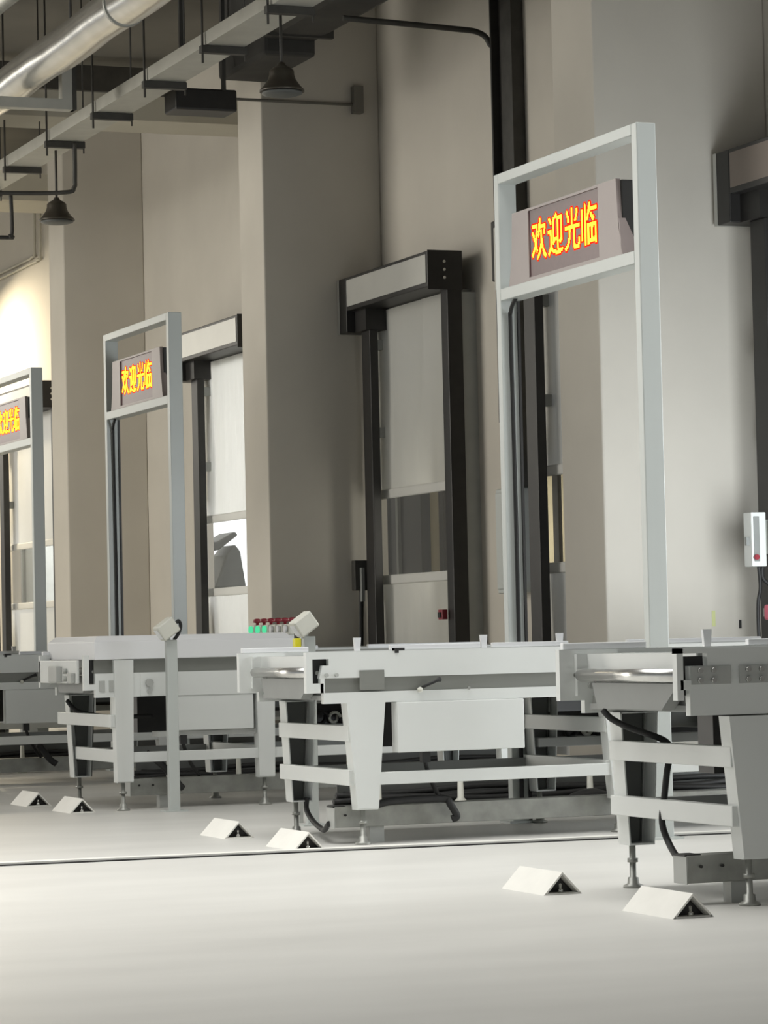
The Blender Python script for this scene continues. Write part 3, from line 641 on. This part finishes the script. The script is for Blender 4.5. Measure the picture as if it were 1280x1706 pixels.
# ------------------------------------------------------------------ overhead services
t = thing('air_duct', (5.86, 20, 5.25), 'round silver foil air duct crossing the top left corner', 'duct')
obj('duct_tube', MB((5.86, 20, 5.25)).tube([(5.93, 12+0.5*i, 5.20+0.01*math.sin(i*1.7)) for i in range(57)], [0.148+(0.004 if i % 3 == 0 else 0) for i in range(57)], 28), 'silver_foil', t)
for yy in (19.4, 23.8, 26.4): obj('duct_band', MB((5.86, 20, 5.25)).tube([(5.93, yy, 5.20), (5.93, yy+0.04, 5.20)], 0.158, 28), 'galvanised', t)
t = thing('steel_pipe', (4.9, 20, 5.6), 'thin pale pipe in the extreme top left corner', 'pipe')
obj('pipe_run', MB((4.9, 20, 5.6)).tube([(5.62, 14, 5.62), (5.62, 40, 5.62)], 0.06, 14), 'galvanised', t)
t = thing('duct_hanger', (6.0, 22.0, 4.97), 'grey strut hanger frame below the silver duct at left', 'hanger')
obj('strut_bar', MB((6.0, 22.0, 4.97)).box(5.45, 6.29, 21.95, 22.05, 4.93, 5.01), 'tray_zinc', t)
obj('strut_upright', MB((6.0, 22.0, 4.97)).box(6.19, 6.27, 21.95, 22.05, 5.01, 5.32), 'tray_zinc', t)
obj('strut_edge', MB((6.0, 22.0, 4.97)).box(6.27, 6.30, 21.94, 22.06, 4.93, 5.32), 'dark_conduit', t)
obj('hanger_rod', MB((6.0, 22.0, 4.97)).tube([(6.28, 22.0, 5.3), (6.28, 22.0, WALL_TOP)], 0.012, 8).tube([(5.49, 22.0, 5.0), (5.49, 22.0, WALL_TOP)], 0.012, 8), 'dark_conduit', t)
t = thing('cable_tray', (6.76, 24, 5.02), 'long pale cable tray running under the ceiling with black hanger bars', 'cable tray')
obj('tray_body', MB((6.76, 24, 5.02)).box(6.62, 6.905, 10, 44, 5.025, 5.12), 'tray_zinc', t)
for k in range(-4, 9):
    yy = 22.50+1.37*k
    h = obj('hanger_bar', MB((6.76, 24, 5.02)).box(6.585, 6.92, yy, yy+0.06, 4.97, 5.022), 'dark_conduit', t, label='black hanger bar')
    obj('hanger_rod', MB((6.76, 24, 5.02)).tube([(6.60, yy+0.03, 4.90), (6.60, yy+0.03, WALL_TOP)], 0.009, 8), 'dark_conduit', h)
    obj('hanger_rod', MB((6.76, 24, 5.02)).tube([(6.915, yy+0.03, 4.93), (6.915, yy+0.03, WALL_TOP)], 0.007, 8), 'dark_conduit', h)
tag(obj('conduit', MB((6.5, 23.9, 4.6)).tube(bez([(4.6, 24.2, 4.60), (6.2, 24.05, 4.60), (6.74, 23.9, 4.60), (6.82, 23.88, 4.64), (6.83, 23.88, 4.72), (6.83, 23.87, 5.015)], 8), 0.018, 10), 'dark_conduit'), 'dark pipe dropping from the cable tray then turning left above the lamp', 'pipe')
tag(obj('conduit', MB((6.3, 24.1, 4.5)).tube(bez([(4.6, 24.2, 4.24), (6.2, 24.12, 4.24), (6.32, 24.1, 4.25), (6.345, 24.1, 4.30), (6.34, 24.1, 4.59)], 8), 0.017, 10), 'dark_conduit'), 'short dark pipe turning off the frame below the long pipe', 'pipe')
def lamp(loc, label, zt):
    t = thing('pendant_lamp', loc, label, 'lamp', 'bell shaped hanging lamps')
    sh = obj('shade', MB().lathe((0, 0, 0), [(0.150, -0.006), (0.150, 0.006), (0.125, 0.03), (0.094, 0.075), (0.084, 0.105), (0.082, 0.135), (0.060, 0.155), (0.030, 0.17), (0.022, 0.19)], 28), 'lamp_shade', t)
    obj('glass_rim', MB().lathe((0, 0, 0), [(0.135, -0.008), (0.135, -0.02), (0.10, -0.03), (0.02, -0.034)], 24), 'dark_grey', t)
    obj('drop_rod', MB().tube([(0, 0, 0.18), (0, 0, zt)], 0.011, 8), 'dark_conduit', t)
    return t
lamp((6.795, 24.33, 4.43), 'dark bell shaped lamp hanging at left before the far pillar', 0.59)
lamp((6.76, 18.62, 4.50), 'dark bell shaped lamp at the top of the middle pillar', 0.52)
area('pendant_light', (7.7, 34.4, 4.85), (0.25, -0.15, -1), 0.3, 0.3, 215, (1.0, 0.86, 0.62))
t = thing('supply_duct', (7.8, 18, 5.3), 'large dark duct under the ceiling at the top centre', 'duct')
obj('duct_body', MB((7.8, 18, 5.3)).box(7.52, 8.03, 12, 22.2, 5.40, 6.0), 'dark_duct', t, bevel=0.08)
obj('duct_outlet', MB((7.8, 18, 5.3)).box(7.56, 7.98, 21.2, 22.3, 5.28, 5.45), 'dark_duct', t, bevel=0.03)
for yy in (14.0, 17.5, 21.0): obj('duct_strap', MB((7.8, 18, 5.3)).box(7.50, 8.05, yy, yy+0.05, 5.385, WALL_TOP), 'dark_conduit', t)
t = thing('fan_unit', (7.3, 22.0, 4.97), 'black fan unit hanging left of the middle pillar top', 'fan unit')
obj('unit_body', MB((7.3, 22.0, 4.97)).box(7.08, 7.58, 21.9, 22.2, 4.965, 5.135), 'black_metal', t, bevel=0.015)
obj('unit_hanger', MB((7.3, 22.0, 4.97)).box(7.12, 7.15, 21.9, 21.93, 5.125, WALL_TOP).box(7.46, 7.49, 21.9, 21.93, 5.125, WALL_TOP), 'dark_conduit', t)
